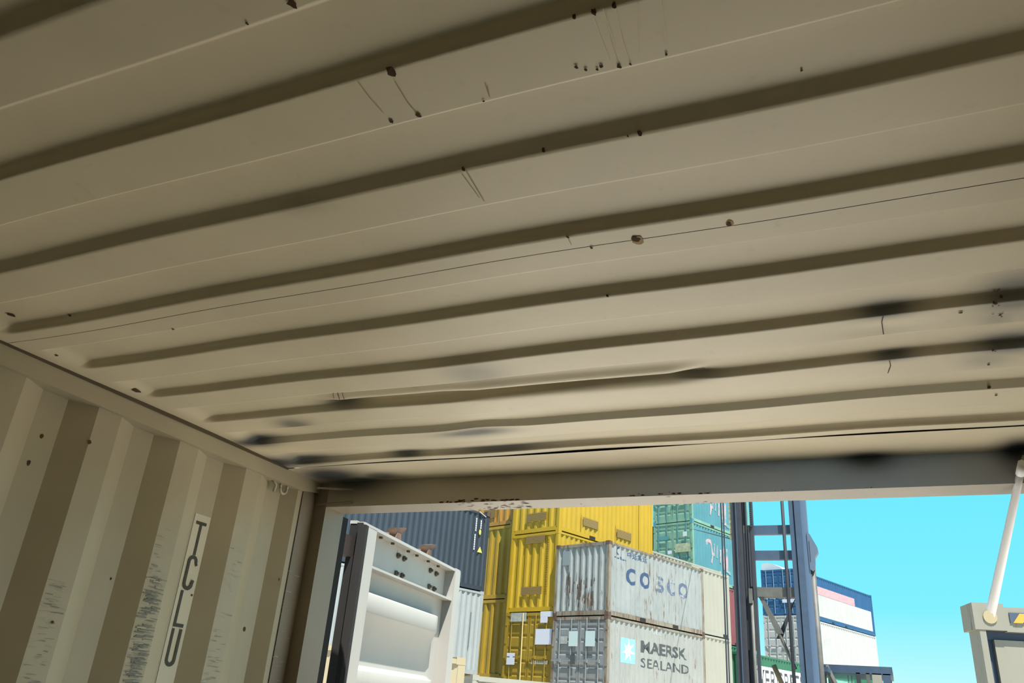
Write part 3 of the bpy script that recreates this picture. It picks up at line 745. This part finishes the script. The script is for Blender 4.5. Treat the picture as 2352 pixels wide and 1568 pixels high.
for k in range(24):
    zz = 2.55 - .085 * k; m.poly([(-.003, .53, zz), (-.003, .47, zz), (-.003, .47, zz + random.uniform(.02, .06)), (-.003, .53, zz + random.uniform(.03, .06))])
o = m.build('vertical_lettering', flat('brown lettering', (120, 92, 30), .7, k=.6), t)
z += HC + .004
t = container('topmost bright yellow container with vents, cut off by the door header', 6.058, HC, C['yellow'], OY, z, 'corrugated', epitch=.33)
louvre(t, 'end', .66, 1.68, .44, .76); louvre(t, 'side', 1.40, 2.33, .46, .78); louvre(t, 'side', 3.56, 4.52, .42, .74)
for x in (1.28, 3.45, 5.05): side_rect('joint_strip', t, x, x + .03, .2, .85 if x < 5 else 2.2, C['yellow_door'], -.004)
# cream stack that follows the yellow one
O3 = along(OY, 6.85, 0.77); zz = G0
for hh, lb in ((HC, 'lowest cream container hidden behind the bright yellow stack'), (HC, 'middle cream container behind the bright yellow stack'), (HC, 'cream container whose sunlit roof edge shows above COSCO')):
    container(lb, 6.058, hh, C['cream'], O3, zz, 'corrugated', simple=True); zz += hh + .004

# --- dull ochre stack to the left of the yellow one
OO = (-11.74, 29.66); z = G0
for k, (lb, mt, nm) in enumerate((('ochre container at the bottom left of the bright yellow stack', 'olive', 0), ('dull ochre container in shade, second up beside the white one', 'olive', 1), ('dull ochre container in shade, third up beside the navy one', 'olive', 2), ('orange ochre container with a brown vent, topmost of the shaded stack', 'orange', 3))):
    t = container(lb, 6.058, HC, C[mt], OO, z, 'corrugated', epitch=.33, simple=(k == 0))
    if k == 3: louvre(t, 'end', 1.05, 1.75, .36, .72)
    z += HC + .004

# --- navy / white / maroon stack at the left (40 ft)
OB = along((-11.972, 27.99), -12.192); z = G0
for k, (lb, mt) in enumerate((('maroon container under the white one at the left', 'maroon'), ('white corrugated container under the navy one', 'white'), ('dark navy container with white lettering and yellow warning labels behind the open door', 'navy'))):
    t = container(lb, 12.192, HC, C[mt], OB, z, 'corrugated', cast=C['white'] if k == 1 else None, simple=(k == 0), pitch=.26)
    if k == 2:
        q = z
        for (x0, zz0, zz1) in ((11.46, 7.10 - q, 7.75 - q), (11.47, 7.80 - q, 8.33 - q), (11.72, 7.93 - q, 8.33 - q)):
            n = int((zz1 - zz0) / .085)
            for i in range(n): side_rect('white_mark', t, x0, x0 + .055, zz0 + .085 * i, zz0 + .085 * i + .068, M['white_letter'], -.006)
        m = MB().prism([(11.66, -.008, 7.05 - q), (11.92, -.008, 7.05 - q), (11.79, -.008, 7.27 - q)], (0, .003, 0)); m.build('warning_label', M['warn'], t)
        m = MB().prism([(11.67 + .055 + .055 * math.cos(2 * PI * i / 10), -.008, 7.80 - q + .11 * math.sin(2 * PI * i / 10)) for i in range(10)], (0, .003, 0)); m.build('warning_label', M['warn'], t)
        MB().box(12.02, 12.21, -.02, .16, HC - .10, HC + .07).build('twist_lock', M['rust_c'], t)
        MB().tube([(11.60, -.03, 8.90 - q - .35), (11.95, -.03, 8.42 - q)], .018, 6).build('white_rope', M['white_letter'], t)
    if k == 1: side_rect('black_mark', t, 11.60, 11.66, .9, 2.1, flat('grey vertical lettering', (120, 134, 136), .7, k=.5), -.006)
    z += HC + .004

# --- teal stack behind (40 ft)
OT = (-7.19, 42.26); z = G0; TL = 6.058
for k, (lb, sd2, en) in enumerate((('green container at the foot of the teal stack', 'green', 'green'), ('green container second up in the teal stack behind the mast', 'green', 'green'), ('faded red container under the teal ones, a sliver beside the mast', 'red', 'red'), ('teal container with green doors and faded pink lettering, lower of the two', 'teal', 'green_door'), ('teal container with green doors topmost under the header', 'teal', 'green_door'))):
    t = container(lb, TL, HC, C[sd2], OT, z, 'doors', simple=(k < 2), edge=C[en] if k > 2 else None)
    if k > 2:
        for ch in t.children:
            if ch.name.split('.')[0] in ('door', 'locking_bar', 'bar_handle'):
                if ch.name.split('.')[0] == 'door':
                    me = ch.data.copy(); me.materials[0] = C['green_door']; ch.data = me
        q = .35 if k == 4 else 0
        m = MB()
        strokes(m, [arc(1.62, 2.24 - q, .22, .16, PI, 0.1, 6) + [(1.95, 1.75 - q), (1.85, 1.35 - q)], [(2.15, 2.25 - q), (2.12, 1.75 - q)], [(2.42, 2.22 - q), (2.40, 1.70 - q)], [(2.75, 2.05 - q), (2.72, 1.5 - q)], [(3.10, 2.30 - q), (3.05, 1.2 - q)], [(3.45, 2.20 - q), (3.40, 1.1 - q), (3.7, 1.0 - q)]], .17, lambda a, zz_, e: (a, -e * 6, zz_ - .25))
        print_on('faded_lettering', m, M['pink_faded'], t, TL)
        if k == 3:
            end_rect('pale_patch', t, .10, 1.05, 1.30, 1.75, flat('pale worn patch', (184, 196, 160), .7, var=.25, k=.5), -.052); end_rect('sticker', t, 1.45, 2.0, 2.0, 2.2, flat('teal sticker', (84, 160, 168), .6, k=.5), -.05)
            end_rect('sticker', t, 1.25, 1.5, 1.25, 1.42, M['sticker'], -.055); end_rect('sticker', t, .3, .55, 2.1, 2.35, M['sticker_pale'], -.055)
        else:
            end_rect('sticker', t, 1.35, 1.50, 1.45, 1.75, M['sticker'], -.055); end_rect('sticker', t, .2, .3, 1.2, 1.3, M['letter_dark'], -.055)
    z += HC + .004
# dark stack in the gap between yellow and teal
OD = along(OT, .3, 2.70); z = G0
for k in range(4):
    container(('charcoal container at the foot of the gap behind the yellow stack', 'charcoal container second up in the gap behind the yellow stack', 'charcoal container third up in the gap behind the yellow stack', 'charcoal container in the dark gap between the yellow and green stacks')[k], 6.058, HC, C['dark'], OD, z, 'corrugated', simple=True); z += HC + .004

# --- far stack seen through the mast
OF = (-3.555, 56.25); z = G0
for k, (lb, mt) in enumerate((('grey container at the foot of the far stack behind the mast', 'palegrey'), ('green container second up in the far stack behind the mast', 'green'), ('pale grey container under the blue one behind the mast', 'palegrey'), ('blue container with white door bars seen through the mast', 'blue'))):
    t = container(lb, 12.192, HC, C[mt], OF, z, 'doors', simple=(k < 2), rod=flat('pale door bar', (150, 186, 216), .6, k=.5) if k == 3 else None)
    if k == 3:
        for y0, zz0 in ((1.9, 1.3), (.62, 1.45), (.15, 1.45), (.62, .75), (.15, .75)): end_rect('sticker', t, y0, y0 + .4, zz0, zz0 + .22, M['sticker'], -.05)
        print_on('pink_band', MB().poly([(.3, 0, 1.70), (9.0, 0, 1.70), (9.0, 0, 2.22), (.3, 0, 2.22)]), M['pink'], t, 12.192); print_on('pale_band', MB().poly([(.3, 0, .3), (11.8, 0, .3), (11.8, 0, 1.68), (.3, 0, 1.68)]), C['palegrey'], t, 12.192)
    z += HC + .004
zt = z
cv = MB(); pts = [(2.55, 0.0), (2.55, .50), (2.2, .56), (1.7, .44), (1.2, .20), (1.0, 0.0)]
cv.prism([(.4, y, zz_) for y, zz_ in pts], (5.0, 0, 0))
o = cv.build('tarpaulin_cover', flat('white tarpaulin', (220, 232, 238), .7, k=.55)); o.location = (OF[0], OF[1], zt - .02); o.rotation_euler = (0, 0, TH)
tag(o, 'white arched tarpaulin cover on the roof of the far blue container', 'cover')

# --- green container with white band in front of the far stack
OE = (-4.75, 41.37)
container('plain green container under the one with the white lettered band', 12.192, ST, C['green'], OE, G0, 'corrugated', simple=True)
t = container('green container with a white band reading EVERGREEN low behind the mast', 12.192, ST, C['green'], OE, G0 + ST + .004, 'corrugated')
print_on('white_band', MB().poly([(.2, 0, .6), (11.9, 0, .6), (11.9, 0, 2.08), (.2, 0, 2.08)]), M['white_letter'], t, 12.192)
text_on(t, 'side', 'EVERGREEN', .9, 6.4, 1.05, 1.94, M['letter_dark'], -.009, .01, L=12.192)

# --- nearer low ones
OTn = (-4.95 - 6.06 * math.cos(math.radians(56)), 13.25 - 6.06 * math.sin(math.radians(56)))
container('tan container standing low behind the open white door', 6.058, ST, C['tan'], OTn, G0, 'corrugated', rz=math.radians(56), pockets=False)
bpy.context.view_layer.update()
container('cream container whose roof edge shows at the bottom below the yellow doors', 6.058, ST - .06, C['cream'], (-5.55, 19.9), G0, 'corrugated', rz=math.radians(137), pockets=False)

# --- cream end wall of a flat rack just outside, with hazard stripes
FR = thing('flat_rack', 'cream flat rack end wall with corner casting and hazard stripes outside at right', 'flat rack', (2.255, 5.63, G0), math.radians(14))
FC = paint('cream flat rack paint', (204, 200, 182), 0.05, .12, .04, seed=23, k=.34)
FN = flat('navy gap rubber', (44, 66, 92), .6, k=.7)
hz = 2.59
MB().box(-.004, .166, -.004, .20, hz - .15, hz).build('corner_casting', FC, FR)
MB().tube([(.085, -.0045, hz - .078), (.085, -.010, hz - .078)], .038, 14).build('casting_hole', flat('sandy plug', (206, 190, 148), .8, k=.5), FR)
MB().box(.018, .052, .0, .18, 0, hz - .15).build('corner_post', FC, FR)
MB().box(2.27, 2.436, -.004, .20, hz - .15, hz).build('corner_casting', FC, FR)
MB().box(2.386, 2.42, .0, .18, 0, hz - .15).build('corner_post', FC, FR)
MB().box(.166, 2.27, .0, .18, hz - .155, hz - .018).build('header', FC, FR)
MB().box(.052, .10, .06, .18, 0, hz - .15).box(2.338, 2.386, .06, .18, 0, hz - .15).build('gasket', FN, FR)
MB().box(.052, 2.386, .05, .18, hz - .20, hz - .152).build('gasket', FN, FR)
MB().box(.098, 2.34, .03, .16, .12, hz - .20).build('end_panel', FC, FR)
MB().box(.175, 2.26, .015, .03, 2.08, 2.10).box(.20, .215, .018, .03, .2, 2.08).build('panel_rib', FC, FR)
MB().box(.018, 2.42, .0, 6.0, -.0, .12).build('deck', FC, FR)
MB().box(.190, 2.22, -.006, .001, hz - .105, hz - .048).build('hazard_board', flat('navy board', (74, 90, 112), .6, k=.6), FR)
AM = flat('amber stripe', (240, 176, 66), .6, k=.6)
for k in range(13):
    x = .205 + .152 * k
    MB().prism([(x, -.009, hz - .105), (x + .05, -.009, hz - .105), (x + .09, -.009, hz - .052), (x + .04, -.009, hz - .052)], (0, .004, 0)).build('hazard_stripe', AM, FR)

# ------------------------------------------------------------------ container handler with its mast
YM = 15.8
CH = thing('container_handler', 'dark navy lift mast and cab of a container handler against the sky', 'lift truck', (-0.05, YM, G0))
NV = flat('dark navy machine paint', (58, 66, 80), .75, var=.15, k=.30)
NB = flat('blue grey mast paint', (78, 106, 138), .55, var=.12, k=.34)
GY = flat('grey brace paint', (112, 112, 106), .6, var=.2, k=.42)
BK = flat('black hose rubber', (36, 42, 50), .5)
class HB(MB):
    def fin(self, name, mat, smooth=False):
        self.v = [(x + .05, y - YM, z_ - G0) for x, y, z_ in self.v]; return self.build(name, mat, CH, smooth)
ZT = 7.4
# left leg: outer channel, inner channel, web
HB().prism([(-.80, YM - .05, .1), (-.60, YM - .05, .1), (-.60, YM + .0, .1), (-.73, YM + .0, .1), (-.73, YM + .18, .1), (-.60, YM + .18, .1), (-.60, YM + .25, .1), (-.80, YM + .25, .1)], (0, 0, ZT - .1)).fin('outer_channel', NV)
HB().box(-.705, -.66, YM - .07, YM - .04, .1, ZT).fin('hose_guide', NV)
HB().box(-.595, -.555, YM + .05, YM + .17, .1, ZT).fin('inner_channel', NV)
HB().tube([(-.535, YM + .02, .2), (-.530, YM + .02, ZT)], .016, 8).fin('hoist_hose', BK)
HB().box(-.50, -.458, YM - .01, YM + .028, 4.10, 5.22).fin('chain_guard', NV)
HB().box(-.455, -.405, YM - .02, YM + .12, .1, ZT).fin('inner_rail', NV)
HB().box(-.598, -.46, YM + .03, YM + .165, 3.0, 5.08).fin('lift_cylinder_guard', NV)
HB().box(-.594, -.46, YM + .04, YM + .175, 5.085, 5.24).fin('bracket', GY)
HB().box(-.535, -.47, YM - .06, YM, 3.80, 4.06).fin('bracket', GY)
HB().tube([(-.49, YM - .02, 0.4), (-.49, YM - .02, 3.85)], .03, 8).fin('lift_cylinder', GY, True)
HB().tube([(-.70, YM - .09, .3), (-.70, YM - .09, ZT)], .012, 6).fin('hydraulic_hose', NB)
ch_ = HB()
for k in range(24): ch_.box(-.840, -.800, YM - .02, YM + .02, 4.98 + .10 * k, 5.045 + .10 * k)
for k in range(24): ch_.box(-.828, -.812, YM - .012, YM + .012, 5.04 + .10 * k, 5.085 + .10 * k)
ch_.fin('hoist_chain', flat('worn brass chain', (196, 184, 138), .5, var=.4, k=.6))
ch_ = HB()
for k in range(60): ch_.box(-.448, -.412, YM - .045, YM - .02, 5.2 + .036 * k, 5.225 + .036 * k)
ch_.fin('leaf_chain', BK)
# right leg
HB().box(.265, .345, YM - .02, YM + .2, .1, ZT).fin('inner_rail', NB)
HB().box(.345, .365, YM - .0, YM + .2, .1, ZT).fin('inner_channel', NV)
HB().box(.365, .47, YM - .05, YM + .2, .1, ZT).fin('outer_channel', NB)
HB().box(.47, .57, YM + .02, YM + .22, .1, ZT).fin('outer_flange', flat('pale blue grey mast edge', (112, 140, 174), .5, k=.40))
HB().prism([(.55, YM - .0, 5.08), (.60, YM - .0, 5.05), (.71, YM - .0, 4.82), (.72, YM - .0, 4.72), (.655, YM - .0, 4.62), (.645, YM - .0, 4.42), (.61, YM - .0, 4.38), (.56, YM - .0, 4.42)], (0, .16, 0)).fin('cylinder_bracket', flat('grey blue bracket', (112, 132, 158), .5, k=.42))
HB().box(.575, .585, YM - .006, YM, 4.55, 4.92).fin('bracket_slot', NV)
HB().tube([(.60, YM + .08, .6), (.60, YM + .08, 4.45)], .05, 10).fin('lift_cylinder', GY, True)
# cross members
HB().box(-.44, .30, YM + .05, YM + .16, 5.07, 5.235).fin('cross_member', NB)
HB().box(-.44, .30, YM + .05, YM + .16, 4.60, 4.765).fin('cross_member', NB)
HB().box(-.40, .30, YM + .04, YM + .20, 3.93, 4.10).fin('cross_member', GY)
HB().box(-.40, .30, YM + .05, YM + .16, 1.55, 1.72).fin('cross_member', GY)
HB().prism([(-.385, YM + .06, 3.95), (-.31, YM + .06, 3.95), (.02, YM + .06, 3.30), (-.10, YM + .06, 3.30)], (0, .06, 0)).fin('diagonal_brace', GY)
HB().prism([(.18, YM + .13, 3.80), (.26, YM + .13, 3.93), (-.02, YM + .13, 3.22), (-.12, YM + .13, 3.22)], (0, .05, 0)).fin('diagonal_brace', NV)
HB().tube([(-.06, YM + .09, 3.31), (.18, YM + .09, 2.72)], .028, 8).fin('diagonal_brace', GY)
HB().tube([(.150, YM - .02, .6), (.158, YM - .02, ZT)], .030, 8).fin('centre_hose', NV, True)
HB().tube([(-.995, YM, .6), (-.985, YM, ZT)], .014, 6).fin('hoist_cable', BK)
HB().tube([(-.955, YM, .6), (-.945, YM, ZT)], .012, 6).fin('hoist_cable', BK)
HB().tube([(-.985, YM, 1.0), (-.985, YM + .15, 0.9), (-.80, YM + .15, .85)], .014, 6).fin('hoist_cable', BK)
HB().tube([(-1.0, YM, ZT), (-.6, YM + .1, ZT)], .03, 8).fin('sheave_arm', NV)
HB().box(-.80, .57, YM + .02, YM + .2, ZT - .2, ZT).fin('top_member', NV)
HB().tube([(-.24, YM + .5, 2.80), (-.10, YM + .5, 2.45), (.0, YM + .4, 2.0), (-.05, YM + .25, 1.5)], .045, 8).fin('hydraulic_hose', flat('tan hose cover', (176, 150, 108), .7, k=.6), True)
# chassis, wheels, cab
HB().box(-1.05, 1.75, YM + .3, YM + 5.2, .75, 1.35).fin('chassis', NV)
HB().box(-.9, 1.6, YM + 3.4, YM + 5.3, 1.35, 2.15).fin('counterweight', NV)
for x in (-1.30, 1.45):
    for y in (YM + 1.1, YM + 4.3):
        HB().tube([(x, y, .50), (x + .5, y, .50)], .62, 20).fin('wheel', BK, False)
HB().box(.50, 1.72, YM + 1.4, YM + 3.1, 2.78, 2.92).fin('cab_roof', NB)
for x0, x1, mt in ((.50, .58, GY), (1.10, 1.17, NV), (1.27, 1.33, GY), (1.37, 1.53, FC), (1.55, 1.68, NB)): HB().box(x0, x1, YM + 1.4, YM + 1.5, 1.35, 2.80).fin('cab_pillar', mt)
for x0, x1 in ((.50, .58), (1.60, 1.68)): HB().box(x0, x1, YM + 3.0, YM + 3.1, 1.35, 2.80).fin('cab_pillar', NV)
HB().box(.50, 1.68, YM + 1.4, YM + 3.1, 1.30, 1.60).fin('cab_body', NV)
def glass():
    m, nt, b = new_mat('green tinted cab glass'); b.inputs['Base Color'].default_value = (.55, .85, .75, 1); b.inputs['Roughness'].default_value = .05
    b.inputs['Transmission Weight'].default_value = .9; b.inputs['IOR'].default_value = 1.1; return m
GLS = glass()
HB().box(.58, 1.10, YM + 1.44, YM + 1.455, 1.60, 2.78).fin('windscreen', GLS); HB().box(.58, 1.60, YM + 3.04, YM + 3.055, 1.60, 2.78).fin('rear_window', GLS)
HB().box(.86, 1.06, YM + 1.9, YM + 2.1, 2.32, 2.46).tube([(.93, YM + 2.0, 2.46), (.93, YM + 2.0, 2.80)], .012, 6).tube([(.99, YM + 2.0, 2.46), (.99, YM + 2.0, 2.80)], .012, 6).fin('roof_console', NV)
HB().box(.75, 1.15, YM + 2.3, YM + 2.45, 1.6, 2.2).box(.75, 1.15, YM + 1.9, YM + 2.4, 1.6, 1.75).fin('driver_seat', BK)
HB().tube([(.62, YM + .9, 2.86), (.80, YM + .9, 2.45), (.95, YM + .9, 1.4)], .05, 8).fin('tilt_strut', GY)
HB().box(.50, .70, YM + .3, YM + 1.4, 2.72, 2.80).fin('strut_arm', NB)

# thin cable strung from the mast towards the teal stack
cb = MB().tube([(-.82, YM + .05, 4.985), (-4.0, 29.0, 8.0), (-7.1, 42.1, 10.98)], .013, 6).build('steel_cable', BK)
tag(cb, 'thin dark cable strung from the lift mast to the teal stack', 'cable')
